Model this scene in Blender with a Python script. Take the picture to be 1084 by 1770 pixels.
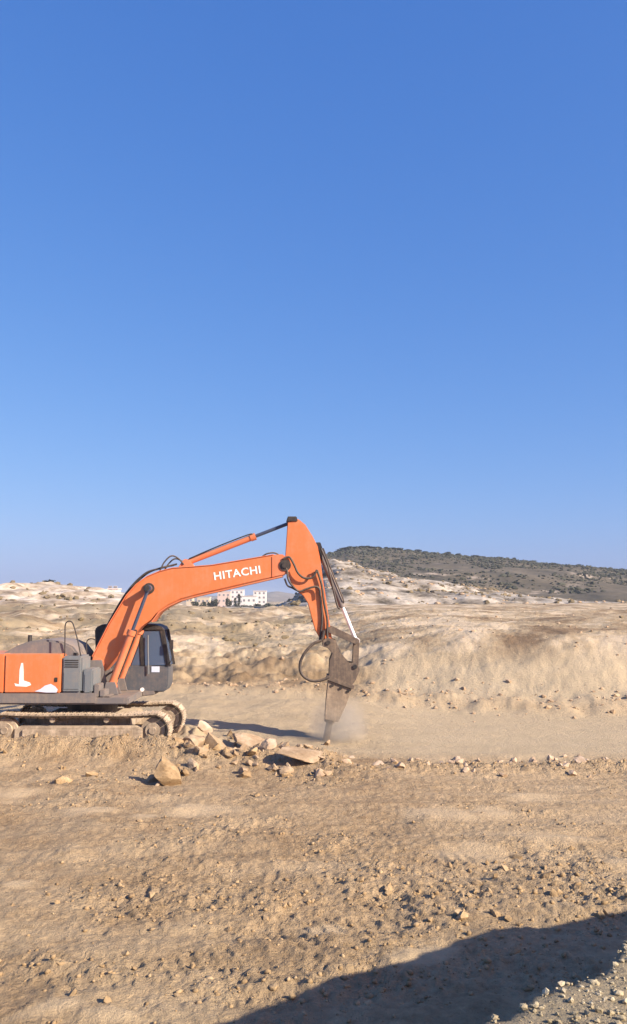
import bpy, bmesh, math, random
import numpy as np
from mathutils import Vector, Matrix

# ---------------------------------------------------------------- scene, camera, sky, sun
for o in list(bpy.data.objects):
    bpy.data.objects.remove(o)
S = bpy.context.scene
COL = S.collection
random.seed(7)
rng = np.random.default_rng(11)
R = math.radians

EYE = 4.1                 # eye height above the digging floor; the camera stands on a 2.5 m bank
FPX, CX, CY, HORIZ = 1500.0, 542.0, 885.0, 1035.0     # focal length and horizon in photograph pixels
TILT = math.atan((HORIZ - CY) / FPX)

cam_d = bpy.data.cameras.new('camera')
cam_d.sensor_fit = 'VERTICAL'
cam_d.sensor_height = 24.0
cam_d.lens = FPX / 1770.0 * 24.0
cam_d.clip_start = 0.1
cam_d.clip_end = 20000
cam = bpy.data.objects.new('camera', cam_d)
COL.objects.link(cam)
cam.location = (0, 0, EYE)
cam.rotation_euler = (math.pi / 2 + TILT, 0, 0)
S.camera = cam

SUN_EL, SUN_AZ = R(28.5), R(59)          # azimuth measured to the right of straight behind the camera
SUN_DIR = Vector((math.sin(SUN_AZ) * math.cos(SUN_EL), -math.cos(SUN_AZ) * math.cos(SUN_EL), math.sin(SUN_EL)))
w = bpy.data.worlds.new('World')
S.world = w
w.use_nodes = True
nt = w.node_tree
bg = nt.nodes['Background']
sky = nt.nodes.new('ShaderNodeTexSky')
sky.sky_type = 'NISHITA'
sky.sun_disc = False
sky.sun_elevation = SUN_EL
sky.sun_rotation = math.atan2(SUN_DIR.x, SUN_DIR.y)
sky.altitude = 100
sky.air_density = 0.8
sky.dust_density = 1.7
sky.ozone_density = 9
# the phone's blue rendering of the clear sky: one tone curve per channel, the same in every direction
sep = nt.nodes.new('ShaderNodeSeparateColor'); com = nt.nodes.new('ShaderNodeCombineColor')
nt.links.new(sky.outputs[0], sep.inputs[0])
SKY_S = 0.07
for ch, (g_, k_) in enumerate(((1.055, 2.873), (0.71, 1.122), (0.402, 0.852))):
    pw = nt.nodes.new('ShaderNodeMath'); pw.operation = 'POWER'; pw.inputs[1].default_value = g_
    ml = nt.nodes.new('ShaderNodeMath'); ml.operation = 'MULTIPLY'; ml.inputs[1].default_value = k_ * 0.05 ** g_ / SKY_S
    nt.links.new(sep.outputs[ch], pw.inputs[0]); nt.links.new(pw.outputs[0], ml.inputs[0]); nt.links.new(ml.outputs[0], com.inputs[ch])
nt.links.new(com.outputs[0], bg.inputs[0])
bg.inputs[1].default_value = SKY_S

sun_d = bpy.data.lights.new('sun', 'SUN')
sun_d.energy = 5.0
sun_d.angle = R(0.5)
sun_d.color = (1.0, 0.88, 0.72)
sun = bpy.data.objects.new('sun', sun_d)
COL.objects.link(sun)
sun.rotation_euler = SUN_DIR.to_track_quat('Z', 'Y').to_euler()
sun.location = SUN_DIR * 60

S.view_settings.view_transform = 'Standard'
S.view_settings.look = 'None'
S.view_settings.gamma = 1
S.view_settings.exposure = 0.85

# ---------------------------------------------------------------- photo pixel -> place
def ray(px, py):
    a, b = (px - CX) / FPX, (CY - py) / FPX
    return Vector((a, math.cos(TILT) - math.sin(TILT) * b, math.sin(TILT) + math.cos(TILT) * b))
def at(px, py, Y):                      # the point of that direction on the plane at depth Y
    d = ray(px, py)
    return Vector((d.x * Y / d.y, Y, EYE + d.z * Y / d.y))
def onground(px, py, z=0.0):            # the point of that direction on level ground
    d = ray(px, py)
    k = (z - EYE) / d.z
    return Vector((d.x * k, d.y * k, z))

# ---------------------------------------------------------------- noise
def _h(ix, iy, seed):
    n = (ix.astype(np.int64) * 374761393 + iy.astype(np.int64) * 668265263 + seed * 974634777) & 0xFFFFFFFF
    n = ((n ^ (n >> 13)) * 1274126177) & 0xFFFFFFFF
    n = n ^ (n >> 16)
    return (n & 0xFFFF).astype(np.float64) / 65535.0
def noise(x, y, seed=0):                # gradient noise, about -1..1
    x0, y0 = np.floor(x), np.floor(y)
    fx, fy = x - x0, y - y0
    u, v = fx * fx * fx * (fx * (fx * 6 - 15) + 10), fy * fy * fy * (fy * (fy * 6 - 15) + 10)
    def g(ox, oy):
        a = _h(x0 + ox, y0 + oy, seed) * 2 * np.pi
        return np.cos(a) * (fx - ox) + np.sin(a) * (fy - oy)
    return ((g(0, 0) * (1 - u) + g(1, 0) * u) * (1 - v) + (g(0, 1) * (1 - u) + g(1, 1) * u) * v) * 1.5
def fbm(x, y, seed=0, octv=4, gain=0.5):
    s, a, t = 0, 1, 0
    for i in range(octv):
        s = s + a * noise(x * 2 ** i + 17.3 * i, y * 2 ** i - 9.1 * i, seed + i)
        t += a
        a *= gain
    return s / t
def sst(a, b, x):
    t = np.clip((x - a) / (b - a), 0, 1)
    return t * t * (3 - 2 * t)

# ---------------------------------------------------------------- the lie of the land
# edge of the bank the camera stands on, found from its rim and from its shadow on the floor
_sh = [(370, 1770), (480, 1735), (570, 1690), (690, 1665), (760, 1640), (850, 1605), (950, 1600), (1000, 1588), (1084, 1574)]
BANK_H = 2.5
_shift = BANK_H / math.tan(SUN_EL)
_sv = (-math.sin(SUN_AZ) * _shift, math.cos(SUN_AZ) * _shift)
_edge = [(onground(*p).x - _sv[0], onground(*p).y - _sv[1]) for p in _sh]
_rim = [(onground(p[0], p[1], BANK_H).x, onground(p[0], p[1], BANK_H).y) for p in [(700, 1820), (815, 1770), (930, 1717), (1045, 1668)]]
EDGE = [(-40, -22), (-8, -4.0), (-2, 0.7)] + _rim + [e for e in _edge if e[0] > _rim[-1][0] + 0.25] + [(11, 10.2), (40, 26)]
EX, EY = np.array([e[0] for e in EDGE]), np.array([e[1] for e in EDGE])

PALE = [(755, 1408, 60, 11, 0.1), (850, 1405, 38, 8, 0.1), (815, 1475, 75, 17, -0.1), (975, 1450, 66, 9, 0.1), (1062, 1490, 28, 12, 0),
        (560, 1608, 38, 13, -0.2), (95, 1738, 110, 14, -0.5), (160, 1404, 48, 8, -0.3), (250, 1414, 30, 6, 0.1), (30, 1372, 60, 9, 0),
        (740, 1655, 60, 14, -0.5), (190, 1752, 60, 12, 0), (30, 1530, 30, 8, 0), (345, 1400, 60, 12, 0), (905, 1378, 60, 7, 0)]
_pale = []
for (px, py, rx, ry, tl) in PALE:
    c = onground(px, py)
    _pale.append((c.x, c.y, rx * c.y / FPX, ry * c.y ** 2 / (FPX * EYE), tl))

BX = np.array([-60, -30, -14, -6, 0, 3, 7, 11, 20, 40, 80.])
BY = np.array([42, 38, 36, 35.4, 34.8, 33.4, 31.9, 30.9, 29.5, 30, 36.])
HX = np.array([-60, -30, -12, -4, 1, 3, 6, 12, 40, 80.])
HH = np.array([2.2, 2.0, 1.9, 1.8, 2.05, 2.5, 2.75, 2.8, 3.0, 3.2])

PATH = (onground(385, 1071, 2.3), onground(492, 1105, 2.0))
MOUNDS = [(38, 1077, 58, 3.2, 3), (8, 1086, 52, 2.5, 2.5), (112, 1069, 66, 3.5, 3), (185, 1062, 74, 4, 4), (22, 1047, 92, 7, 5), (140, 1045, 104, 7, 5), (85, 1056, 82, 4, 4), (250, 1057, 80, 5, 4), (328, 1067, 68, 3.5, 3), (385, 1082, 56, 3, 2),
          (305, 1087, 54, 3, 2), (450, 1081, 62, 2.6, 3), (540, 1083, 56, 4, 3), (620, 1078, 62, 5, 4), (1045, 1080, 46, 4, 4), (760, 1067, 64, 10, 6), (930, 1062, 76, 12, 7), (420, 1056, 96, 6, 5), (500, 1062, 88, 5, 4), (360, 1100, 47, 2, 1.5)]
_mnd = []
def terrain(x, y, fine=True):
    """height of the ground sheet and its masks at x, y (metres)"""
    x = np.asarray(x, float); y = np.asarray(y, float)
    # masks ---------------------------------------------------
    wob = 0.5 * fbm(x / 2.2, y / 2.2, 3, 4)
    wob2 = fbm(x / 0.6, y / 0.35, 8, 3)
    pale = np.zeros_like(x)
    for (cx, cy, rx, ry, tl) in (_pale if y.min() < 24 else []):
        dx, dy = (x - cx), (y - cy) + tl * (x - cx)
        d = np.sqrt((dx / rx) ** 2 + (dy / ry) ** 2)
        pale = np.maximum(pale, 1 - sst(0.3, 1.3, d + 1.7 * wob + 0.5 * wob2))
    pa, pb = PATH
    tt = np.clip(((x - pa.x) * (pb.x - pa.x) + (y - pa.y) * (pb.y - pa.y)) / ((pb.x - pa.x) ** 2 + (pb.y - pa.y) ** 2), 0, 1)
    path = 1 - sst(0.6, 1.1, np.hypot(x - pa.x - tt * (pb.x - pa.x), y - pa.y - tt * (pb.y - pa.y)) + wob)
    floor_ = sst(22.6, 24.0, y + 0.5 * wob) * (1 - sst(0, 1.5, y - np.interp(x, BX, BY) - 0.5))
    berm_l = np.exp(-((y - 22.3 - 0.75 * (1 - sst(-4.0, -2.6, x)) - 0.25 * fbm(x / 1.5, y * 0 + 3, 5, 2)) / 0.8) ** 2) * (1 - sst(0.2, 1.2, x))
    line_r = np.exp(-((y - 21.3 - 0.035 * (x - 1) ** 1.0 - 0.3 * fbm(x / 2, y * 0 + 9, 6, 2)) / 0.55) ** 2) * sst(0.0, 1.0, x)
    cl = onground(830, 1550)
    lower = np.exp(-(((x - cl.x) / 4.4) ** 2 + ((y - cl.y - 0.1 * (x - cl.x)) / 2.6) ** 2)) * (0.45 + 0.75 * sst(-0.35, 0.35, fbm(x / 1.7, y / 1.3, 23, 3)))
    rough = 0.42 + 0.5 * sst(-0.2, 0.45, fbm(x / 3.1, y / 1.5, 21, 4)) + 0.5 * lower + 0.9 * line_r + 0.9 * berm_l
    rough = rough * (1 - 0.85 * pale) * (1 - 0.85 * floor_)
    # heights -------------------------------------------------
    yb = np.interp(x, BX, BY) + (0.25 + 0.6 * (1 - sst(-1, 4, x))) * fbm(x / 6.0, y * 0 + 1.3, 31, 3)
    H = np.interp(x, HX, HH) - 0.1 + 0.22 * fbm(x / 5.0, y / 9.0, 35, 3)
    t = (y - yb)
    wf = np.interp(x, [-20, 0, 3, 20], [6.5, 6.0, 4.6, 4.2])
    tn = t / wf + (0.07 + 0.1 * (1 - sst(0, 4, x))) * fbm(x / 4.5, y / 2.0, 33, 3) * sst(-0.2, 0.4, t)
    face = 0.7 * sst(-0.15, 1.15, tn) + 0.3 * sst(-0.1, 1.9, tn)
    apron = 0.35 * np.exp(-((t - 0.2) / 0.9) ** 2) * (0.6 + 0.6 * fbm(x / 0.9, y / 1.5, 37, 3))
    onface = sst(-0.1, 0.25, face) * (1 - sst(0.8, 1.0, face))
    far = sst(34, 58, y) * 0.4 + sst(50, 130, y) * (0.45 - 0.4 * sst(-2, 10, x))
    z = face * (H + far) + apron + 0.42 * sst(25.5, 35, y) * (1 - sst(-1, 5, x)) * (1 - face)
    rib = fbm(x / 2.2, y / 1.1, 41, 4)
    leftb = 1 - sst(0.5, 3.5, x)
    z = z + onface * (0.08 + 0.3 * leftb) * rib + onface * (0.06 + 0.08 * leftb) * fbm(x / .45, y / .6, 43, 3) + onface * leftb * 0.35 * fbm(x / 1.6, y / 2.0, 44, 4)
    plate_ = sst(2.5, 5.0, t)
    left = 1 - sst(-2, 10, x)
    z = z + plate_ * ((0.22 + 0.95 * left * sst(40, 60, y)) * fbm(x / 7.0, y / 11.0, 51, 4) + 0.07 * fbm(x / 1.4, y / 1.7, 52, 3))
    if y.max() > 34 and _mnd:
        mm = sum(mh * np.exp(-((x - mx) / wx) ** 2 - ((y - my) / wy) ** 2) for (mx, my, mh, wx, wy) in _mnd)
        z = z + plate_ * mm * (1 + 0.7 * fbm(x / 2.2, y / 2.2, 53, 4)) + plate_ * left * 0.16 * fbm(x / 1.1, y / 1.3, 54, 3) * (1 - sst(90, 140, y))
    z = z - sst(130, 300, y) * 5.0                     # the land falls to the plain beyond the plateau
    near = 1 - sst(-1.0, 0.5, t)
    z = z + near * (0.10 * fbm(x / 5.5, y / 2.2, 61, 3) + 0.075 * fbm(x / 3.4 + 0.1 * y, y / 0.75, 62, 4)) * (1 - 0.6 * floor_)
    z = z + near * ((0.27 + 0.22 * (1 - sst(-4.0, -2.6, x))) * berm_l * (1 + 0.5 * fbm(x / .9, y / .9, 63, 3)) + 0.13 * line_r)
    h1, h2 = onground(335, 1288), onground(480, 1306)
    heap = 0.42 * np.exp(-((x - h1.x) / 0.75) ** 2 - ((y - h1.y) / 0.7) ** 2) + 0.16 * np.exp(-((x - h2.x) / 1.3) ** 2 - ((y - h2.y) / 0.45) ** 2)
    if y.min() < 26: z = z + near * heap * (1 + 0.8 * fbm(x / 0.35, y / 0.35, 65, 3))
    z = z + near * pale * 0.02
    rip = np.sin(2 * np.pi * ((x * 0.9 + y * 0.42) / 0.23 + 0.9 * fbm(x / 0.7, y / 0.7, 97, 2)))
    z = z + near * lower * 0.022 * rip * sst(-0.1, 0.3, fbm(x / 0.9, y / 0.9, 98, 2))
    # crawler prints pressed into the soil
    for (p, q, wd) in ((onground(60, 1700), onground(560, 1622), 0.33), (onground(470, 1600), onground(1000, 1528), 0.33), (onground(60, 1470), onground(700, 1440), 0.3)) if y.min() < 24 else ():
        L = (q - p).to_2d(); l = L.length; L = L / l
        sx = (x - p.x) * L.x + (y - p.y) * L.y
        sy = -(x - p.x) * L.y + (y - p.y) * L.x + 0.15 * np.sin(sx * 0.9)
        m = sst(-0.3, 0.2, sx) * (1 - sst(l - 0.2, l + 0.3, sx)) * (1 - sst(wd - 0.06, wd + 0.02, np.abs(sy)))
        m = m * sst(-0.25, 0.25, fbm(x / 1.2, y / 1.2, 91, 3) + 0.1)
        s = np.abs(((sx / 0.2 + 0.08 * np.sin(sy * 9)) % 1.0) - 0.5) * 2
        z = z + m * (0.024 * sst(0.7, 0.95, s) - 0.008)
    if fine and y.min() < 90:
        c1 = fbm(x / 0.42, y / 0.42, 71, 3)
        c2 = np.abs(fbm(x / 0.2, y / 0.2, 75, 3))
        inrange = (1 - sst(60, 90, y))
        z = z + inrange * (rough + 0.25 * plate_) * (0.065 * c1 + 0.12 * (c2 - 0.15)) * (1 - onface * 0.5)
    # the bank the camera stands on
    ye = np.interp(x, EX, EY)
    d = (ye - y) + 0.10 * fbm(x / 0.5, y / 0.5, 81, 3)
    bank = sst(-1.5, 0.0, d)
    bank = 0.35 * bank + 0.65 * np.clip((d + 1.3) / 1.3, 0, 1)
    top = BANK_H + 0.04 * fbm(x / 0.6, y / 0.6, 83, 3) + 0.08 * fbm(x / 2.5, y / 2.5, 84, 2) * sst(0.3, 1.5, d)
    z = z * (1 - bank) + top * bank
    gravel = sst(-0.25, 0.0, d)
    scrub = plate_ * sst(0.02, 0.35, fbm(x / 7, y / 12, 95, 4) + 0.12 * left) * sst(38, 48, y) * (0.25 + 0.75 * left)
    pale = np.maximum(pale, path)
    churn = np.clip((0.45 + 0.55 * sst(-3.5, 2.0, x + 1.2 * wob)) * (0.5 + 0.5 * sst(9.0, 12.5, y + 0.25 * x)) * (1 - sst(21.5, 23.2, y)) + 0.6 * lower, 0, 1) * (0.55 + 0.45 * sst(-0.4, 0.3, wob + 0.3 * wob2))
    churn = np.maximum(churn, 0.7 * berm_l)
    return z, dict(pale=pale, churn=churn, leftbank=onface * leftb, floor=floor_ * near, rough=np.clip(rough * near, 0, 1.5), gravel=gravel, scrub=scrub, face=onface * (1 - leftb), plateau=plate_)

_z0 = terrain(np.array([at(m[0], m[1], m[2]).x for m in MOUNDS]), np.array([float(m[2]) for m in MOUNDS]), False)[0]
_mnd += [(at(a, b, Y).x, Y, max(0.15, at(a, b, Y).z - z0), wx, wy) for (a, b, Y, wx, wy), z0 in zip(MOUNDS, _z0)]

# ---------------------------------------------------------------- materials
def mat(name, rough=0.8, spec=0.3, metal=0.0):
    m = bpy.data.materials.new(name)
    m.use_nodes = True
    b = m.node_tree.nodes['Principled BSDF']
    b.inputs['Roughness'].default_value = rough
    b.inputs['Specular IOR Level'].default_value = spec
    b.inputs['Metallic'].default_value = metal
    return m, m.node_tree, b
def N(nt, t, **kw):
    n = nt.nodes.new(t)
    for k, v in kw.items():
        setattr(n, k, v)
    return n
def nz(nt, vec, scale, detail=4, rough=0.55, dist=0.0):
    n = N(nt, 'ShaderNodeTexNoise')
    n.inputs['Scale'].default_value = scale
    n.inputs['Detail'].default_value = detail
    n.inputs['Roughness'].default_value = rough
    n.inputs['Distortion'].default_value = dist
    nt.links.new(vec, n.inputs['Vector'])
    return n.outputs['Fac']
def ramp(nt, fac, stops):
    r = N(nt, 'ShaderNodeValToRGB')
    e = r.color_ramp.elements
    while len(e) < len(stops):
        e.new(0.5)
    for q, (p, c) in zip(e, stops):
        q.position = p
        q.color = (*c, 1) if len(c) == 3 else c
    nt.links.new(fac, r.inputs[0])
    return r.outputs[0]
def mix(nt, fac, a, b, mode='MIX'):
    m = N(nt, 'ShaderNodeMix', data_type='RGBA', blend_type=mode)
    for sock, v in ((m.inputs[0], fac), (m.inputs[6], a), (m.inputs[7], b)):
        if hasattr(v, 'is_linked') or hasattr(v, 'links'):
            nt.links.new(v, sock)
        elif isinstance(v, (int, float)):
            sock.default_value = v
        else:
            sock.default_value = (*v, 1)
    return m.outputs[2]
def math_(nt, op, a, b=None, clamp=False):
    m = N(nt, 'ShaderNodeMath', operation=op, use_clamp=clamp)
    for s, v in zip(m.inputs, (a, b)):
        if v is None:
            continue
        if isinstance(v, (int, float)):
            s.default_value = v
        else:
            nt.links.new(v, s)
    return m.outputs[0]
def attr(nt, name):
    return N(nt, 'ShaderNodeAttribute', attribute_name=name).outputs['Fac']
def bump(nt, b, height, strength=0.5, dist=0.02):
    n = N(nt, 'ShaderNodeBump')
    n.inputs['Strength'].default_value = strength
    n.inputs['Distance'].default_value = dist
    nt.links.new(height, n.inputs['Height'])
    nt.links.new(n.outputs[0], b.inputs['Normal'])

def pos(nt):
    return N(nt, 'ShaderNodeNewGeometry').outputs['Position']
def objc(nt):
    return N(nt, 'ShaderNodeTexCoord').outputs['Object']

BROWN, TAN, PALEC, DARKC = (0.385, 0.275, 0.16), (0.475, 0.355, 0.215), (0.62, 0.475, 0.295), (0.27, 0.185, 0.105)

def ground_material():
    m, nt, b = mat('soil', 0.95, 0.12)
    p = pos(nt)
    base = ramp(nt, nz(nt, p, 0.55, 6, 0.62, 0.3), [(0.34, DARKC), (0.45, BROWN), (0.56, TAN), (0.72, (0.52, 0.39, 0.23))])
    grain = nz(nt, p, 7.0, 5, 0.7)
    base = mix(nt, 0.75, base, ramp(nt, grain, [(0.3, (0.62, 0.60, 0.56)), (0.5, (1, 1, 1)), (0.72, (1.28, 1.26, 1.22))]), 'MULTIPLY')
    base = mix(nt, math_(nt, 'MULTIPLY', attr(nt, 'churn'), 0.9), base, ramp(nt, grain, [(0.28, (0.23, 0.155, 0.082)), (0.5, (0.41, 0.285, 0.16)), (0.7, (0.55, 0.40, 0.235))]))
    sm = N(nt, 'ShaderNodeMapping'); nt.links.new(p, sm.inputs['Vector']); sm.inputs['Scale'].default_value = (0.28, 1.0, 1.0); sm.inputs['Rotation'].default_value = (0, 0, R(-4))
    smear = ramp(nt, nz(nt, sm.outputs[0], 0.85, 6, 0.62, 0.5), [(0.47, (0, 0, 0)), (0.66, (1, 1, 1))])
    base = mix(nt, math_(nt, 'MULTIPLY', smear, 0.5), base, (0.56, 0.425, 0.265))
    fl = mix(nt, nz(nt, p, 0.8, 5, 0.6, 0.5), (0.44, 0.34, 0.205), (0.56, 0.445, 0.29))
    base = mix(nt, attr(nt, 'floor'), base, fl)
    fc = mix(nt, nz(nt, p, 0.7, 5, 0.65), (0.43, 0.34, 0.215), (0.57, 0.465, 0.31))
    base = mix(nt, attr(nt, 'face'), base, fc)
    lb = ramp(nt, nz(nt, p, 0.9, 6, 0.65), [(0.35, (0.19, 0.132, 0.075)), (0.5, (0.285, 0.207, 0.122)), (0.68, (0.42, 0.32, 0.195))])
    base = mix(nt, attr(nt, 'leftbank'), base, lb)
    pl = ramp(nt, nz(nt, p, 0.22, 8, 0.7, 0.4), [(0.38, (0.23, 0.16, 0.095)), (0.48, (0.41, 0.315, 0.195)), (0.58, (0.62, 0.50, 0.34))])
    base = mix(nt, attr(nt, 'plateau'), base, pl)
    sc = mix(nt, nz(nt, p, 0.6, 5, 0.7), (0.17, 0.14, 0.08), (0.33, 0.26, 0.16))
    base = mix(nt, math_(nt, 'MULTIPLY', attr(nt, 'scrub'), 0.8), base, sc)
    base = mix(nt, math_(nt, 'MULTIPLY', attr(nt, 'pale'), 0.6), base, PALEC)
    gv = mix(nt, nz(nt, p, 16, 4, 0.7), (0.28, 0.225, 0.14), (0.46, 0.39, 0.265))
    base = mix(nt, attr(nt, 'gravel'), base, gv)
    nt.links.new(base, b.inputs['Base Color'])
    vo = N(nt, 'ShaderNodeTexVoronoi'); vo.inputs['Scale'].default_value = 13.0; vo.inputs['Randomness'].default_value = 1.0
    wv = N(nt, 'ShaderNodeVectorMath', operation='ADD'); nt.links.new(p, wv.inputs[0])
    nn = N(nt, 'ShaderNodeTexNoise'); nn.inputs['Scale'].default_value = 5.0; nn.inputs['Detail'].default_value = 4; nt.links.new(p, nn.inputs['Vector'])
    sc_ = N(nt, 'ShaderNodeVectorMath', operation='SCALE'); sc_.inputs['Scale'].default_value = 0.35; nt.links.new(nn.outputs['Color'], sc_.inputs[0]); nt.links.new(sc_.outputs[0], wv.inputs[1])
    nt.links.new(wv.outputs[0], vo.inputs['Vector'])
    lump = math_(nt, 'MULTIPLY', math_(nt, 'SUBTRACT', 0.7, vo.outputs['Distance']), math_(nt, 'MULTIPLY', attr(nt, 'rough'), 0.55))
    h = math_(nt, 'ADD', math_(nt, 'ADD', nz(nt, p, 9, 8, 0.75), math_(nt, 'MULTIPLY', nz(nt, p, 44, 4, 0.65), 0.45)), lump)
    bump(nt, b, h, 0.9, 0.07)
    return m
M = {}
M['soil'] = ground_material()

def clod_material(name, a, bcol, c):
    m, nt, b = mat(name, 0.95, 0.1)
    p = pos(nt)
    col = ramp(nt, nz(nt, p, 2.3, 5, 0.75), [(0.32, a), (0.5, bcol), (0.68, c)])
    nt.links.new(col, b.inputs['Base Color'])
    bump(nt, b, nz(nt, p, 26, 4, 0.65), 0.6, 0.02)
    return m
M['clod'] = clod_material('soil_clods', (0.22, 0.148, 0.08), (0.345, 0.24, 0.132), (0.49, 0.36, 0.215))
M['rock'] = clod_material('limestone', (0.30, 0.21, 0.135), (0.43, 0.32, 0.22), (0.56, 0.44, 0.33))
M['debris'] = clod_material('bank_stones', (0.30, 0.21, 0.13), (0.42, 0.30, 0.19), (0.56, 0.44, 0.31))
M['pebble'] = clod_material('pebbles', (0.20, 0.16, 0.095), (0.38, 0.32, 0.205), (0.60, 0.53, 0.38))

def paint(name, col, dirt=(0.42, 0.30, 0.19), amount=0.35, rough=0.45, metal=0.0, scale=2.0, spec=0.4):
    """painted or bare metal under a patchy film of dust"""
    m, nt, b = mat(name, rough, spec, metal)
    p = objc(nt)
    g = N(nt, 'ShaderNodeNewGeometry')
    up = N(nt, 'ShaderNodeSeparateXYZ')
    nt.links.new(g.outputs['Normal'], up.inputs[0])
    f = nz(nt, g.outputs['Position'], scale, 6, 0.7)
    f2 = nz(nt, g.outputs['Position'], scale * 6, 5, 0.7)
    d = math_(nt, 'ADD', math_(nt, 'MULTIPLY', math_(nt, 'SUBTRACT', f, 0.42), 2.2), math_(nt, 'MULTIPLY', math_(nt, 'SUBTRACT', f2, 0.5), 1.3))
    mp_ = N(nt, 'ShaderNodeMapping'); nt.links.new(g.outputs['Position'], mp_.inputs['Vector']); mp_.inputs['Scale'].default_value = (9, 9, 0.9)
    d = math_(nt, 'ADD', d, math_(nt, 'MULTIPLY', math_(nt, 'SUBTRACT', nz(nt, mp_.outputs[0], 1.0, 5, 0.7), 0.5), 1.6))
    d = math_(nt, 'ADD', d, math_(nt, 'MULTIPLY', up.outputs[2], 0.6))
    d = math_(nt, 'MULTIPLY', d, amount, True)
    c = mix(nt, math_(nt, 'MULTIPLY', nz(nt, g.outputs['Position'], 0.9, 3), 0.35), col, tuple(min(1, v * 1.35 + 0.02) for v in col))
    chip = ramp(nt, nz(nt, g.outputs['Position'], scale * 9, 6, 0.8), [(0.66, (0, 0, 0)), (0.70, (1, 1, 1))])
    c = mix(nt, math_(nt, 'MULTIPLY', chip, 0.55), c, (0.10, 0.055, 0.035))
    nt.links.new(mix(nt, d, c, dirt), b.inputs['Base Color'])
    r = math_(nt, 'ADD', math_(nt, 'MULTIPLY', d, 0.5), rough, True)
    nt.links.new(r, b.inputs['Roughness'])
    bump(nt, b, f2, 0.12, 0.01)
    return m
M['orange'] = paint('orange_paint', (0.60, 0.172, 0.055), amount=0.4, rough=0.42)
M['orange_dusty'] = paint('dusty_orange_paint', (0.60, 0.17, 0.07), amount=0.5, rough=0.5)
M['grey'] = paint('dark_grey_paint', (0.15, 0.165, 0.175), amount=0.3, rough=0.5)
M['cab'] = paint('dark_cab_paint', (0.075, 0.082, 0.095), amount=0.28, rough=0.5)
M['black'] = paint('black_paint', (0.022, 0.02, 0.02), amount=0.18, rough=0.5)
M['hood'] = paint('dusty_hood_paint', (0.15, 0.135, 0.13), amount=0.4, rough=0.6)
M['track'] = paint('dusty_track_steel', (0.24, 0.185, 0.13), (0.58, 0.46, 0.33), 1.25, 0.8)
M['breaker'] = paint('dusty_breaker_steel', (0.10, 0.075, 0.058), (0.36, 0.265, 0.175), 0.75, 0.6)
M['breaker_dusty'] = paint('dust_covered_breaker_steel', (0.20, 0.15, 0.105), (0.42, 0.32, 0.22), 1.3, 0.8)
M['rubber'] = paint('hose_rubber', (0.045, 0.036, 0.032), amount=0.3, rough=0.6)
M['rod'] = paint('blued_rod', (0.045, 0.06, 0.10), amount=0.1, rough=0.3)
M['white'] = paint('white_lettering', (0.85, 0.80, 0.74), amount=0.2, rough=0.5)
M['blue'] = paint('blue_white_sticker', (0.55, 0.62, 0.74), amount=0.1, rough=0.4)
m_, n_, b_ = mat('chrome_rod', 0.32, 0.5, 0.0); b_.inputs['Base Color'].default_value = (0.86, 0.84, 0.82, 1); M['chrome'] = m_
m_, n_, b_ = mat('cab_glass', 0.06, 0.6, 0.0)
b_.inputs['Base Color'].default_value = (0.10, 0.14, 0.22, 1); b_.inputs['Alpha'].default_value = 0.72; M['glass'] = m_

# ---------------------------------------------------------------- object helpers
def tag(o, label=None, cat=None, group=None, kind=None):
    if label: o['label'] = label
    if cat: o['category'] = cat
    if group: o['group'] = group
    if kind: o['kind'] = kind
    return o
def link(name, me, material=None, parent=None):
    o = bpy.data.objects.new(name, me)
    COL.objects.link(o)
    if material is not None and me is not None and not me.materials:
        me.materials.append(material)
    if parent is not None:
        o.parent = parent
        o.matrix_parent_inverse = Matrix.Translation(-parent.location) if parent.type == 'EMPTY' and not parent.get('_local') else Matrix()
    return o
def mesh_np(name, V, F, smooth=False):
    me = bpy.data.meshes.new(name)
    V = np.ascontiguousarray(V, dtype=np.float32); F = np.ascontiguousarray(F, dtype=np.int32)
    k = F.shape[1]
    me.vertices.add(len(V)); me.vertices.foreach_set('co', V.ravel())
    me.loops.add(F.size); me.loops.foreach_set('vertex_index', F.ravel())
    me.polygons.add(len(F)); me.polygons.foreach_set('loop_start', np.arange(0, F.size, k, dtype=np.int32))
    me.polygons.foreach_set('use_smooth', np.full(len(F), smooth, dtype=bool))
    me.update(calc_edges=True)
    return me
def grid_mesh(name, X, Y, Z, smooth=True):
    r, c = X.shape
    i = np.arange(r * c).reshape(r, c)
    F = np.stack([i[:-1, :-1], i[:-1, 1:], i[1:, 1:], i[1:, :-1]], -1).reshape(-1, 4)
    return mesh_np(name, np.stack([X, Y, Z], -1).reshape(-1, 3), F, smooth)

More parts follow.
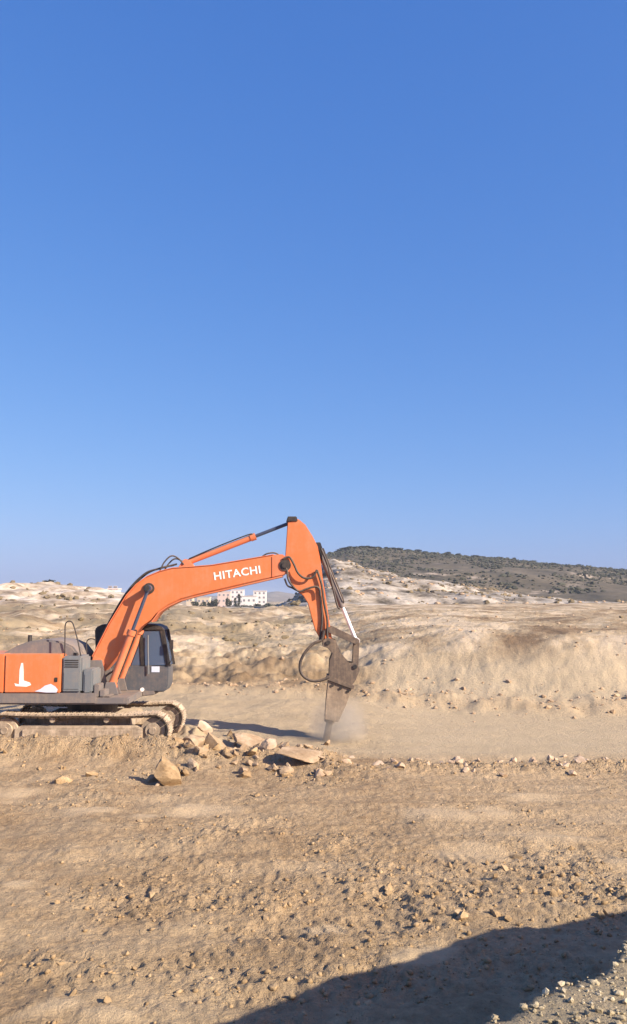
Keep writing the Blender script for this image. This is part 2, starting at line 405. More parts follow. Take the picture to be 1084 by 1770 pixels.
class MB:
    """collects shapes in one bmesh, then links them as one mesh object"""
    def __init__(s): s.bm = bmesh.new()
    def prism(s, prof, y0, y1, bev=0.0):            # profile in x, z pulled along y
        bm = bmesh.new()
        a = [bm.verts.new((p[0], y0, p[1])) for p in prof]
        f = bm.faces.new(a)
        e = bmesh.ops.extrude_face_region(bm, geom=[f])
        bmesh.ops.translate(bm, vec=(0, y1 - y0, 0), verts=[v for v in e['geom'] if isinstance(v, bmesh.types.BMVert)])
        bmesh.ops.recalc_face_normals(bm, faces=bm.faces)
        if bev:
            es = [q for q in bm.edges if len(q.link_faces) == 2 and q.calc_face_angle(0) > 0.6]
            bmesh.ops.bevel(bm, geom=es, offset=bev, segments=2, affect='EDGES', clamp_overlap=True)
        return s._add(bm)
    def box(s, lo, hi, bev=0.0):
        return s.prism([(lo[0], lo[2]), (hi[0], lo[2]), (hi[0], hi[2]), (lo[0], hi[2])], lo[1], hi[1], bev)
    def _add(s, bm):
        me = bpy.data.meshes.new('tmp'); bm.to_mesh(me); bm.free()
        s.bm.from_mesh(me); bpy.data.meshes.remove(me)
        return s
    def cyl(s, a, b, r, r2=None, seg=16):
        a, b = Vector(a), Vector(b)
        d = b - a
        bm = bmesh.new()
        bmesh.ops.create_cone(bm, cap_ends=True, segments=seg, radius1=r, radius2=r if r2 is None else r2, depth=d.length)
        mt = Matrix.Translation((a + b) / 2) @ d.to_track_quat('Z', 'Y').to_matrix().to_4x4()
        bmesh.ops.transform(bm, matrix=mt, verts=bm.verts)
        return s._add(bm)
    def tube(s, pts, r, seg=8, smooth=5):
        pts = [Vector(p) for p in pts]
        if smooth > 1 and len(pts) > 2:                 # Catmull-Rom
            q = [pts[0]] + pts + [pts[-1]]
            out = []
            for i in range(1, len(q) - 2):
                for k in range(smooth):
                    t = k / smooth
                    p0, p1, p2, p3 = q[i - 1], q[i], q[i + 1], q[i + 2]
                    out.append(0.5 * ((2 * p1) + (p2 - p0) * t + (2 * p0 - 5 * p1 + 4 * p2 - p3) * t * t + (3 * p1 - p0 - 3 * p2 + p3) * t ** 3))
            pts = out + [pts[-1]]
        bm = bmesh.new()
        rings = []
        for i, p in enumerate(pts):
            d = (pts[min(i + 1, len(pts) - 1)] - pts[max(i - 1, 0)]).normalized()
            up = Vector((0, 1, 0)) if abs(d.y) < 0.95 else Vector((1, 0, 0))
            a = d.cross(up).normalized(); b = d.cross(a).normalized()
            rings.append([bm.verts.new(p + a * r * math.cos(k * 2 * math.pi / seg) + b * r * math.sin(k * 2 * math.pi / seg)) for k in range(seg)])
        for u, v in zip(rings, rings[1:]):
            for k in range(seg):
                bm.faces.new((u[k], u[(k + 1) % seg], v[(k + 1) % seg], v[k]))
        bm.faces.new(rings[0][::-1]); bm.faces.new(rings[-1])
        bmesh.ops.recalc_face_normals(bm, faces=bm.faces)
        return s._add(bm)
    def build(s, name, material, parent=None, smooth=True):
        me = bpy.data.meshes.new(name)
        s.bm.to_mesh(me); s.bm.free()
        if smooth:
            me.shade_smooth()
            try: me.set_sharp_from_angle(angle=R(35))
            except Exception: pass
        return link(name, me, material, parent)


# ================================================================ THE SETTING
# ---- ground: one sheet from behind the camera to the horizon
ys = list(np.arange(-8, 6, 0.07))
y_ = 6.0
while y_ < 62:
    ys.append(y_); y_ *= 1.0042
while y_ < 6000:
    ys.append(y_); y_ *= 1.028
ys = np.array(ys)
u = np.linspace(-1, 1, 820)
u = 0.5 * u + 0.5 * u ** 3
GY, GU = np.meshgrid(ys, u, indexing='ij')
GX = GU * (9 + 0.95 * np.maximum(GY, 0))
_blk = [(0, np.searchsorted(ys, 23.5)), (np.searchsorted(ys, 23.5), np.searchsorted(ys, 62)), (np.searchsorted(ys, 62), len(ys))]
_res = [terrain(GX[a:b], GY[a:b]) for a, b in _blk]
GZ = np.concatenate([r[0] for r in _res]); msk = {k: np.concatenate([r[1][k] for r in _res]) for k in _res[0][1]}
me = grid_mesh('ground', GX, GY, GZ)
for k, v in msk.items():
    at_ = me.attributes.new(k, 'FLOAT', 'POINT')
    at_.data.foreach_set('value', np.ascontiguousarray(v.ravel(), dtype=np.float32))
tag(link('ground', me, M['soil']), kind='structure')

def hgt(x, y):
    return float(terrain(np.array([x]), np.array([y]))[0][0])

# ---- hills
def hill_mat(name, stops, scale, strata_shade=False, patch=None):
    m, nt, b = mat(name, 0.95, 0.1)
    p = pos(nt)
    v = p
    mp = N(nt, 'ShaderNodeMapping'); nt.links.new(p, mp.inputs['Vector'])
    mp.inputs['Scale'].default_value = (1, 0.5, 3.0 if strata_shade else 1.5)
    f = nz(nt, mp.outputs[0], scale, 7, 0.68, 0.4)
    c = ramp(nt, f, stops)
    if patch:
        c = mix(nt, ramp(nt, nz(nt, p, patch[0], 5, 0.6), [(patch[1], (0, 0, 0)), (patch[1] + 0.07, (1, 1, 1))]), c, patch[2])
    if strata_shade:  # rock bands; their dark lines also put ledge shading into the colour
        m2 = N(nt, 'ShaderNodeMapping'); nt.links.new(p, m2.inputs['Vector'])
        m2.inputs['Rotation'].default_value = (0, R(6), 0); m2.inputs['Scale'].default_value = (0.012, 0.004, 0.2)
        c = mix(nt, 0.85, c, ramp(nt, nz(nt, m2.outputs[0], 1.0, 6, 0.75, 0.6), [(0.36, (0.35, 0.33, 0.31)), (0.46, (0.85, 0.85, 0.85)), (0.56, (1.15, 1.15, 1.15)), (0.66, (0.7, 0.68, 0.66))]), 'MULTIPLY')
    c = mix(nt, 0.6, c, ramp(nt, nz(nt, p, scale * 9, 4, 0.7), [(0.3, (0.6, 0.6, 0.6)), (0.7, (1.3, 1.3, 1.3))]), 'MULTIPLY')
    nt.links.new(c, b.inputs['Base Color'])
    bump(nt, b, f, 0.6, 1.0)
    return m
M['hill_dark'] = hill_mat('scrubby_hillside', [(0.35, (0.075, 0.067, 0.048)), (0.52, (0.125, 0.106, 0.074)), (0.7, (0.20, 0.165, 0.115))], 0.035, False, (0.03, 0.615, (0.40, 0.33, 0.25)))
M['hill_pale'] = hill_mat('pale_rocky_slope', [(0.38, (0.10, 0.085, 0.062)), (0.46, (0.25, 0.215, 0.165)), (0.57, (0.43, 0.385, 0.315))], 0.13, True)
M['hill_left'] = hill_mat('pale_earth_ridge', [(0.38, (0.20, 0.155, 0.105)), (0.48, (0.40, 0.325, 0.235)), (0.6, (0.66, 0.57, 0.46))], 0.09, True)
M['hill_far'] = hill_mat('far_ridge', [(0.3, (0.16, 0.14, 0.12)), (0.7, (0.30, 0.26, 0.21))], 0.02)

def skyline(pts, Y):
    q = [at(px, py, Y) for px, py in pts]
    return np.array([p.x for p in q]), np.array([p.z for p in q])
class Hill:
    def __init__(s, pts, Y, foot, back, base, namp, nsc, seed, ridge_amp=0.0, power=1.0, step=0.0):
        s.__dict__.update(locals())
        s.sx, s.sz = skyline(pts, Y)
    def z(s, x, y):
        top = np.interp(x * s.Y / np.maximum(y, s.foot * 0.9) if False else x, s.sx, s.sz)
        t = np.clip((y - s.foot) / (s.Y - s.foot), 0, 1)
        tb = np.clip((y - s.Y) / (s.back - s.Y), 0, 1)
        p = t ** s.power * (1 - sst(0, 1, tb))
        z = s.base + (top - s.base) * p
        n = fbm(x / s.nsc, y / s.nsc, s.seed, 5)
        z = z + s.namp * n * sst(0, 0.15, p) * (1 - 0.8 * sst(0.75, 1.0, t))
        z = z + s.ridge_amp * fbm(x / (s.nsc * 0.3), y / (s.nsc * .6), s.seed + 9, 3) * sst(0.0, 0.3, p)
        if s.step:
            k = z / s.step + 0.5 * fbm(x / 30, y / 60, s.seed + 20, 3) + x * 0.012
            z = z + s.step * 0.75 * (sst(0.1, 0.9, k - np.floor(k)) - (k - np.floor(k))) * sst(0.02, 0.2, p)
        return z
    def build(s, name, x0, x1, nx, ny, material):
        X, Y = np.meshgrid(np.linspace(x0, x1, nx), np.linspace(s.foot, s.back, ny))
        return tag(link(name, grid_mesh(name, X, Y, s.z(X, Y)), material), kind='structure')

big = Hill([(380, 1050), (470, 1050), (500, 1046), (520, 1030), (538, 995), (556, 960), (600, 948), (640, 946), (700, 951), (780, 959), (860, 966), (950, 974), (1084, 986), (1300, 1002), (1600, 1018), (2100, 1040)], 700, 330, 1000, -3.0, 6.0, 90, 101, 0.8)
big.build('hill', -120, 800, 330, 240, M['hill_dark'])
spur = Hill([(350, 1052), (470, 1050), (500, 1040), (530, 1012), (556, 972), (575, 966), (640, 984), (720, 1002), (800, 1013), (880, 1027), (950, 1038), (1084, 1050), (1400, 1058), (1800, 1062)], 330, 135, 430, -1.5, 2.6, 34, 131, 1.0, 0.85, 3.2)
spur.build('rocky_hill', -50, 220, 330, 230, M['hill_pale'])
lridge = Hill([(-500, 1030), (-200, 1020), (0, 1020), (35, 1022), (55, 1016), (75, 1010), (90, 1006), (105, 1013), (128, 1013), (148, 1018), (165, 1015), (190, 1021), (225, 1026), (280, 1040), (330, 1052), (400, 1056)], 300, 120, 420, -1.5, 2.4, 26, 151, 0.9, 0.9, 2.2)
lridge.build('earth_ridge', -220, -28, 280, 200, M['hill_left'])
fr = Hill([(-700, 1034), (-300, 1024), (0, 1026), (180, 1022), (260, 1027), (330, 1030), (420, 1030), (480, 1022), (520, 1028), (640, 1034), (800, 1036)], 2600, 1700, 3400, -6.0, 10.0, 300, 171, 1.5)
fr.build('far_hills', -2200, 700, 260, 60, M['hill_far'])

# ================================================================ LOOSE GROUND: clods, gravel, shrubs
def ico(sub):
    bm = bmesh.new(); bmesh.ops.create_icosphere(bm, subdivisions=sub, radius=1)
    V = np.array([v.co[:] for v in bm.verts]); F = np.array([[v.index for v in f.verts] for f in bm.faces]); bm.free()
    return V, F
def rock_variants(n, sub, flat=0.75, jit=0.28, seed=3):
    V, F = ico(sub); r = np.random.default_rng(seed); out = []
    for i in range(n):
        W = V * (1 + jit * (r.random((len(V), 1)) * 2 - 1))
        for _ in range(5):                       # broken faces
            d = r.normal(size=3); d /= np.linalg.norm(d); lim = 0.45 + 0.35 * r.random()
            k = W @ d
            W = W - np.outer(np.maximum(k - lim, 0) * 0.85, d)
        W = W * np.array([1.15, 0.9, flat])
        out.append(W)
    return out, F
def scatter(name, P, size, material, sub=1, flat=0.75, sink=0.25, smooth=False, seed=5, stretch=0.4, label=None, cat=None):
    var, F = rock_variants(10, sub, flat, seed=seed)
    r = np.random.default_rng(seed + 1)
    n = len(P); nv = len(var[0])
    VV = np.stack(var)[r.integers(0, 10, n)]
    a = r.random(n) * 2 * np.pi
    sc = size[:, None, None] * (1 + stretch * (r.random((n, 1, 3)) - 0.5))
    VV = VV * sc
    c, s_ = np.cos(a)[:, None], np.sin(a)[:, None]
    tx = (r.random(n) - 0.5) * 0.9
    ct, st = np.cos(tx)[:, None], np.sin(tx)[:, None]
    y1, z1 = VV[:, :, 1] * ct - VV[:, :, 2] * st, VV[:, :, 1] * st + VV[:, :, 2] * ct
    X = VV[:, :, 0] * c - y1 * s_; Yv = VV[:, :, 0] * s_ + y1 * c
    W = np.stack([X + P[:, 0:1], Yv + P[:, 1:2], z1 + P[:, 2:3] + size[:, None] * (flat - 2 * flat * sink)], -1).reshape(-1, 3)
    FF = (F[None] + (np.arange(n) * nv)[:, None, None]).reshape(-1, 3)
    o = link(name, mesh_np(name, W, FF, smooth), material)
    return tag(o, label, cat, kind='stuff')
def field(n, x0, x1, y0, y1, dens, fan=True):
    """random points kept with a probability taken from the terrain's masks"""
    yy = y0 * (y1 / y0) ** rng.random(n) if fan else y0 + (y1 - y0) * rng.random(n)
    xx = (rng.random(n) * 2 - 1) * (2.5 + 0.42 * yy) if fan else x0 + (x1 - x0) * rng.random(n)
    z, mk = terrain(xx, yy)
    keep = rng.random(n) < dens(xx, yy, z, mk)
    return np.stack([xx, yy, z], -1)[keep], {k: v[keep] for k, v in mk.items()}

# clods over the dug ground
P, mk = field(85000, 0, 0, 7.0, 24, lambda x, y, z, m: np.clip(m['rough'] - 0.45, 0, 1) * (m['gravel'] < 0.01) * 0.42)
sz = 0.007 + 0.034 * rng.random(len(P)) ** 5
sz *= 0.75 + 0.5 * np.clip(mk['rough'], 0, 1.2)
scatter('soil_clods', P, sz, M['clod'], 0, 0.8, 0.42, smooth=True, label='loose brown soil clods strewn over the dug ground in front', cat='soil')
P, mk = field(6000, 0, 0, 7.5, 24, lambda x, y, z, m: np.clip(m['rough'] - 0.65, 0, 1) * (m['gravel'] < 0.01) * 0.26)
sz = 0.026 + 0.075 * rng.random(len(P)) ** 4
scatter('larger_soil_clods', P, sz, M['clod'], 1, 0.75, 0.5, stretch=1.0, seed=15, label='lumps of broken brown soil along the rubble row and lower right', cat='soil')
# debris at the foot of the cut bank and over the plateau
P, mk = field(34000, 0, 0, 29, 60, lambda x, y, z, m: 0.34 * np.exp(-((y - np.interp(x, BX, BY) - 0.6) / 1.1) ** 2) + 0.02 * m['face'] + 0.03 * m['plateau'])
sz = 0.022 + 0.10 * rng.random(len(P)) ** 5
scatter('bank_debris', P, sz, M['debris'], 0, 0.75, 0.4, seed=25, label='pale stones fallen along the foot of the cut bank', cat='stones')
# gravel on the near bank
P, mk = field(40000, -1.5, 8, 1.5, 7.5, lambda x, y, z, m: m['gravel'] * (x < 1.6 + 0.75 * y) * (y > 1.8), fan=False)
sz = 0.004 + 0.016 * rng.random(len(P)) ** 3
scatter('gravel', P, sz, M['pebble'], 0, 0.8, 0.3, seed=35, label='olive grey gravel on the near bank in the bottom right corner', cat='gravel')

# shrubs on the hills and on the plateau
def shrub_mat(name, a, b2):
    m, nt, b = mat(name, 0.9, 0.1)
    nt.links.new(mix(nt, nz(nt, pos(nt), 0.25, 3), a, b2), b.inputs['Base Color'])
    return m
M['shrub'] = shrub_mat('scrub_foliage', (0.042, 0.048, 0.035), (0.09, 0.088, 0.062))
M['dry_shrub'] = shrub_mat('dry_scrub', (0.13, 0.105, 0.06), (0.24, 0.19, 0.115))
def hill_points(h, n, x0, x1, y0, y1, keep):
    x = x0 + (x1 - x0) * rng.random(n); y = y0 + (y1 - y0) * rng.random(n)
    k = rng.random(n) < keep(x, y)
    x, y = x[k], y[k]
    return np.stack([x, y, h.z(x, y)], -1)
P = hill_points(big, 30000, -30, 420, 420, 710, lambda x, y: np.clip(0.18 + 1.7 * fbm(x / 34, y / 70, 201, 5) + 1.0 * sst(560, 680, y), 0.0, 1))
scatter('hillside_scrub', P, 0.35 + 1.2 * rng.random(len(P)) ** 3, M['shrub'], 0, 0.6, 0.25, stretch=1.0, seed=45, label='dark scrub covering the hill on the right', cat='scrub')
P = hill_points(spur, 9000, -25, 150, 150, 335, lambda x, y: np.clip(0.15 + 0.9 * fbm(x / 25, y / 30, 203, 4), 0.0, 1))
scatter('slope_scrub', P, 0.25 + 0.6 * rng.random(len(P)) ** 2, M['dry_shrub'], 0, 0.7, 0.3, seed=55, label='dry low bushes dotted over the pale rocky slope', cat='scrub')
P = hill_points(spur, 7000, -25, 150, 150, 335, lambda x, y: np.clip(0.1 + 1.0 * fbm(x / 18, y / 30, 205, 4), 0.0, 1))
scatter('slope_boulders', P, 0.25 + 0.7 * rng.random(len(P)) ** 3, M['debris'], 0, 0.6, 0.35, seed=65, label='pale boulders scattered over the rocky slope', cat='rocks')
P = hill_points(lridge, 3000, -170, -35, 140, 305, lambda x, y: np.clip(0.12 + 0.9 * fbm(x / 20, y / 30, 207, 4), 0.0, 1))
scatter('ridge_scrub', P, 0.3 + 0.8 * rng.random(len(P)) ** 2, M['dry_shrub'], 0, 0.7, 0.3, seed=75, label='dry bushes over the earth ridge on the left', cat='scrub')
P, mk = field(6000, 0, 0, 42, 160, lambda x, y, z, m: 0.28 * m['scrub'] ** 2 + 0.002)
scatter('plateau_scrub', P, 0.06 + 0.22 * rng.random(len(P)) ** 2.5, M['dry_shrub'], 0, 0.7, 0.3, seed=85, label='low dry weeds over the plateau behind the digging floor', cat='scrub')

# ================================================================ FAR BUILDINGS AND TREES
def bmat(name, c):
    m, nt, b = mat(name, 0.8, 0.2)
    nt.links.new(mix(nt, nz(nt, pos(nt), 0.4, 4), c, tuple(v * 0.82 for v in c)), b.inputs['Base Color'])
    return m
M['b_white'] = bmat('white_render', (0.80, 0.76, 0.73)); M['b_cream'] = bmat('cream_render', (0.66, 0.54, 0.40)); M['b_pink'] = bmat('pinkish_render', (0.66, 0.52, 0.46))
M['b_roof'] = bmat('pale_roof', (0.70, 0.60, 0.54)); M['b_win'] = bmat('dark_window', (0.22, 0.22, 0.24))
def building(px0, px1, py0, Y, m, label, base, cols=3, depth=9.0):
    a, b = at(px0, py0, Y), at(px1, py0, Y)
    e = bpy.data.objects.new('building', None); COL.objects.link(e); e.location = ((a.x + b.x) / 2, Y + depth / 2, base)
    tag(e, label, 'building', 'far buildings under the boom' if px0 > 300 else 'far buildings on the ridge')
    x0, x1, z1 = a.x, b.x, a.z
    MB().box((x0, Y, base), (x1, Y + depth, z1), 0.05).build('wall', M[m], e)
    MB().box((x0 - 0.25, Y - 0.25, z1 + 0.003), (x1 + 0.25, Y + depth + 0.25, z1 + 0.45), 0.03).build('roof', M['b_roof'], e)
    rows = max(1, int((z1 - base) / 3.1))
    for r in range(rows):
        for c in range(cols):
            wx = x0 + (x1 - x0) * (c + 0.5) / cols; wz = base + 1.1 + r * (z1 - base) / rows
            f = MB().box((wx - 0.7, Y - 0.06, wz - 0.08), (wx + 0.7, Y - 0.003, wz + 1.45)).build('window', M['b_roof'], e)
            MB().box((wx - 0.6, Y - 0.09, wz + 0.02), (wx + 0.6, Y - 0.063, wz + 1.35)).build('pane', M['b_win'], f)
    return e
building(418, 443, 1031, 560, 'b_white', 'bright white block with flat roof, frontmost below the boom lettering', -3)
building(438, 460, 1022, 620, 'b_white', 'white block on the right end, farthest from the excavator cab', -3)
building(376, 398, 1023, 600, 'b_pink', 'pinkish white block just left of the dark narrow trees', -3)
building(399, 421, 1020, 640, 'b_white', 'tall pale block behind the dark narrow trees', -3)
building(341, 362, 1033, 560, 'b_cream', 'low cream block left of the pinkish block', -3)
building(322, 333, 1031, 600, 'b_cream', 'small cream house nearest to the boom elbow', -3, 2)
zb = lambda px, Y: float(lridge.z(np.array([at(px, 1020, Y).x]), np.array([float(Y)]))[0]) - 0.6
building(22, 42, 1017, 316, 'b_white', 'long low white shed on the ridge at the left edge', zb(30, 316), 2, 5)
building(186, 204, 1019, 316, 'b_white', 'small white house on the ridge just left of the boom', zb(195, 316), 2, 5)

M['leaf'] = shrub_mat('dark_leaves', (0.04, 0.045, 0.03), (0.085, 0.085, 0.055))
M['bark'] = shrub_mat('bark', (0.10, 0.075, 0.05), (0.16, 0.12, 0.08))
def crown_mesh(name, rx, rz, n, seed, leaf):
    r = np.random.default_rng(seed)
    lobes = r.normal(size=(7, 3)) * np.array([0.45, 0.45, 0.42]); lobes[0] = 0
    c = lobes[r.integers(0, 7, n)] + r.normal(size=(n, 3)) * 0.33
    c = c / np.maximum(1, np.linalg.norm(c, axis=1, keepdims=True) / 1.05)
    c = c * np.array([rx, rx, rz]) + np.array([0, 0, rz])
    a, b = r.normal(size=(n, 3)), r.normal(size=(n, 3))
    a /= np.linalg.norm(a, axis=1, keepdims=True); b -= a * (a * b).sum(1, keepdims=True); b /= np.linalg.norm(b, axis=1, keepdims=True)
    s = leaf * (0.5 + r.random((n, 1)))
    V = np.stack([c + a * s, c + b * s * 0.7, c - a * s, c - b * s * 0.7], 1).reshape(-1, 3)
    return mesh_np(name, V, np.arange(4 * n).reshape(n, 4))
def tree(loc, rx, rz, trunk, label, group, meshes):
    e = bpy.data.objects.new('tree', None); COL.objects.link(e); e['_local'] = 1; e.location = loc
    tag(e, label, 'tree', group); e.rotation_euler.z = rng.random() * 6.28
    c = link('crown', meshes[0], M['leaf'], e); c.location = (0, 0, trunk * 0.7); s_ = 0.75 + 0.5 * rng.random(); c.scale = (rx * s_, rx * s_, rz)
    t = link('trunk', meshes[1], M['bark'], e); t.scale = (rx * 0.5, rx * 0.5, trunk + rz * 0.8)
    del e['_local']
    return e
CR = [crown_mesh('crown', 1, 1, 420, 300 + i, 0.17) for i in range(4)]
_t = MB(); _t.cyl((0, 0, -0.3), (0, 0, 1), 0.16, 0.05, 8); _to = _t.build('trunk', M['bark']); TRK = _to.data; bpy.data.objects.remove(_to)
for i, px in enumerate([586, 592, 599, 606, 612, 617, 623, 628, 636, 645, 655, 668, 679, 690, 705, 722, 735, 748, 775, 793, 820, 834, 862, 890, 921, 955, 1000]):
    x = at(px, 950, 694).x
    y = 694 + 4 * rng.random()
    z = float(big.z(np.array([x]), np.array([y]))[0])
    tree((x, y, z - 0.3), 2.0 + 2.2 * rng.random(), 0.7 + 0.5 * rng.random(), 0.3, 'small round dark tree on the crest of the hill', 'trees along the hill crest', (CR[i % 4], TRK))
for i, (px, Y, rx, rz) in enumerate([(393, 520, 1.3, 3.4), (397, 525, 1.2, 3.0), (407, 530, 1.4, 3.0), (413, 540, 1.2, 4.2), (372, 520, 2.2, 2.8), (366, 530, 2.6, 2.4), (352, 500, 2.6, 1.9), (336, 510, 2.8, 2.0), (444, 520, 2.8, 1.5), (426, 500, 2.6, 1.2)]):
    p = at(px, 1050, Y)
    lab = 'narrow dark tree standing between the white blocks' if i < 4 else 'low bushy dark tree in front of the far blocks'
    tree((p.x, Y, -2.4), rx, rz, 1.2, lab, 'narrow trees by the far blocks' if i < 4 else 'bushy trees by the far blocks', (CR[i % 4], TRK))
p = at(86, 1012, 302); zt = float(lridge.z(np.array([p.x]), np.array([302.]))[0])
tree((p.x, 302, zt - 0.2), 1.6, 0.75, 0.4, 'lone dark tree on top of the ridge behind the excavator', None, (CR[1], TRK))

# ================================================================ THE EXCAVATOR
XC, YC = -6.5, 26.0
ex = bpy.data.objects.new('excavator', None); COL.objects.link(ex); ex.location = (XC, YC, 0)
tag(ex, 'orange crawler excavator with a rock breaker on its arm, standing on the pale floor', 'excavator')
def pr(pts, Y):
    return [(at(a, b, Y).x, at(a, b, Y).z) for a, b in pts]

# ---- undercarriage
u_ = MB(); u_.box((XC - 1.3, YC - 1.0, 0.42), (XC + 1.3, YC + 1.0, 0.78), 0.05)
u_.box((XC - 0.9, YC - 1.05, 0.35), (XC - 0.4, YC + 1.05, 0.7), 0.04); u_.box((XC + 0.4, YC - 1.05, 0.35), (XC + 0.9, YC + 1.05, 0.7), 0.04)
u_.build('undercarriage', M['track'], ex)
MB().cyl((XC, YC, 0.78), (XC, YC, 1.16), 0.72, seg=40).build('slew_ring', M['black'], ex)
# one shoe, shared by every link of both tracks
sb = MB(); sb.box((-0.093, -0.3, 0), (0.093, 0.3, 0.028)); sb.box((-0.085, -0.3, 0.0282), (-0.06, 0.3, 0.06)); sb.box((-0.012, -0.3, 0.0282), (0.012, 0.3, 0.05)); sb.box((0.06, -0.3, 0.0282), (0.085, 0.3, 0.05))
sb.box((-0.08, -0.1, -0.09), (0.08, -0.04, -0.0005)); sb.box((-0.08, 0.04, -0.09), (0.08, 0.1, -0.0005))
_s = sb.build('track_shoe', M['track'], None, False); SHOE = _s.data; bpy.data.objects.remove(_s)
def track(yc):
    tr_ = MB()
    x0, x1 = XC - 2.05, XC + 2.05
    tr_.prism([(x0 + 0.25, 0.22), (x1 - 0.28, 0.22), (x1 - 0.28, 0.53), (x1 - 0.5, 0.58), (x0 + 0.4, 0.58), (x0 + 0.25, 0.5)], yc - 0.2, yc + 0.2, 0.03)
    tr_.prism([(x0 + 0.5, 0.27), (x1 - 0.6, 0.27), (x1 - 0.6, 0.50), (x0 + 0.5, 0.50)], yc - 0.27, yc - 0.203, 0.02)
    t = tr_.build('track_frame', M['track'], ex)
    for nm, xx, rr in (('idler', x1, 0.335), ('sprocket', x0, 0.33)):
        wb = MB(); wb.cyl((xx, yc - 0.13, 0.47), (xx, yc + 0.13, 0.47), rr, seg=28); wb.cyl((xx, yc - 0.2, 0.47), (xx, yc + 0.2, 0.47), rr * 0.62, seg=20); wb.cyl((xx, yc - 0.24, 0.47), (xx, yc + 0.24, 0.47), 0.1, seg=12)
        wb.build(nm, M['track'], t)
    for k in range(8):
        xx = x0 + 0.45 + k * 0.455
        wb = MB(); wb.cyl((xx, yc - 0.19, 0.15), (xx, yc + 0.19, 0.15), 0.115, seg=14); wb.cyl((xx, yc - 0.22, 0.15), (xx, yc + 0.22, 0.15), 0.05, seg=10)
        wb.build('track_roller', M['track'], t)
    for k in range(2):
        xx = XC - 0.75 + 1.5 * k
        wb = MB(); wb.cyl((xx, yc - 0.17, 0.75), (xx, yc + 0.17, 0.75), 0.075, seg=14); wb.build('carrier_roller', M['track'], t)
    r = 0.435; L = x1 - x0; per = 2 * L + 2 * math.pi * r; n = int(per / 0.195)
    for k in range(n):
        s = k * per / n
        if s < L: x, z, a = x1 - s, 0.47 + r, 0.0; z -= 0.035 * math.sin(math.pi * s / L) + 0.012 * math.sin(3 * math.pi * s / L)
        elif s < L + math.pi * r: th = (s - L) / r; x, z, a = x0 - r * math.sin(th), 0.47 + r * math.cos(th), -th
        elif s < 2 * L + math.pi * r: q = s - L - math.pi * r; x, z, a = x0 + q, 0.47 - r, -math.pi
        else: th = (s - 2 * L - math.pi * r) / r; x, z, a = x1 + r * math.sin(th), 0.47 - r * math.cos(th), -math.pi - th
        o = link('track_shoe', SHOE, None, t); o.location = (x, yc, z); o.rotation_euler = (0, a, 0)
track(YC - 1.3); track(YC + 1.3)

# ---- revolving platform
YN = YC - 1.5                                       # near flank
deck = MB(); deck.box((XC - 3.1, YN + 0.05, 1.17), (XC + 1.35, YC + 1.5, 1.36), 0.03)
deck.prism([(XC + 1.35, 1.19), (XC + 1.72, 1.22), (XC + 1.72, 1.34), (XC + 1.35, 1.34)], YC + 0.5, YC + 1.5, 0.02)
deck.build('platform', M['hood'], ex)
cw = MB()
cwp = [(XC - 3.45, YN + 0.4)]
cw.prism([(XC - 3.42, 1.32), (XC - 3.5, 1.6), (XC - 3.5, 2.3), (XC - 3.38, 2.5), (XC - 2.62, 2.5), (XC - 2.62, 1.2), (XC - 3.2, 1.2)], YN + 0.12, YC + 1.38, 0.1)
cw.build('counterweight', M['orange'], ex)
xa, xb = at(0, 1160, YN).x - 0.35, at(105, 1160, YN).x
zt_ = at(50, 1131, YN).z; zb_ = at(50, 1198, YN).z
xm = (xa + xb) / 2 - 0.55
MB().box((xm + 0.006, YN, zb_), (xb, YN + 0.9, zt_), 0.03).build('side_door', M['orange'], ex)
MB().box((xa + 0.004, YN + 0.004, zb_), (xm - 0.006, YN + 0.9, zt_), 0.03).build('side_door', M['orange'], ex)
sd = bpy.data.objects['side_door']
d_ = MB(); d_.box((xb - 0.16, YN - 0.02, 1.8), (xb - 0.08, YN - 0.001, 1.92), 0.006); d_.build('door_handle', M['black'], sd)
# white flash and the blue-white badge printed on the door
st = MB(); st.prism(pr([(33, 1183), (34, 1158), (37, 1146), (40, 1146), (41, 1160), (41, 1176), (52, 1180), (54, 1184), (46, 1187), (27, 1186), (25, 1181)], YN), YN - 0.006, YN - 0.001); st.build('white_decal', M['white'], sd, False)
st = MB(); st.prism(pr([(60, 1195), (70, 1191), (78, 1185), (88, 1182), (96, 1187), (100, 1192), (98, 1197), (80, 1197)], YN), YN - 0.006, YN - 0.001); st.build('blue_decal', M['blue'], sd, False)
MB().box((xa, YN + 0.02, 1.2), (xb + 1.0, YN + 0.1, zb_ - 0.004), 0.02).build('side_skirt', M['hood'], ex)
# fuel tank and tool box in front of the door
x2 = at(160, 1160, YN).x
tk = MB(); tk.box((xb + 0.02, YN + 0.04, zb_ + 0.002), (xb + 0.58, YN + 1.0, zt_ - 0.06), 0.05); tk.build('fuel_tank', M['grey'], ex)
tk = MB(); tk.box((xb + 0.59, YN + 0.07, zb_ + 0.002), (x2, YN + 1.0, zt_ - 0.42), 0.04); tk.build('tool_box', M['grey'], ex)
tb = bpy.data.objects['tool_box']
MB().box((xb + 0.66, YN + 0.055, 1.5), (x2 - 0.08, YN + 0.068, zt_ - 0.55), 0.004).build('tool_box_lid', M['grey'], tb)
ft = bpy.data.objects['fuel_tank']
MB().cyl((xb + 0.3, YN + 0.4, zt_ - 0.06), (xb + 0.3, YN + 0.4, zt_ + 0.02), 0.07).build('filler_cap', M['black'], ft)
MB().box((xb + 0.08, YN + 0.025, zb_ + 0.1), (xb + 0.5, YN + 0.038, zt_ - 0.5), 0.004).build('tank_panel', M['grey'], ft)
for k in range(4):
    MB().box((xb + 0.1, YN + 0.026, zt_ - 0.36 + k * 0.06), (xb + 0.48, YN + 0.038, zt_ - 0.335 + k * 0.06)).build('louvre', M['black'], ft)
s3 = MB()
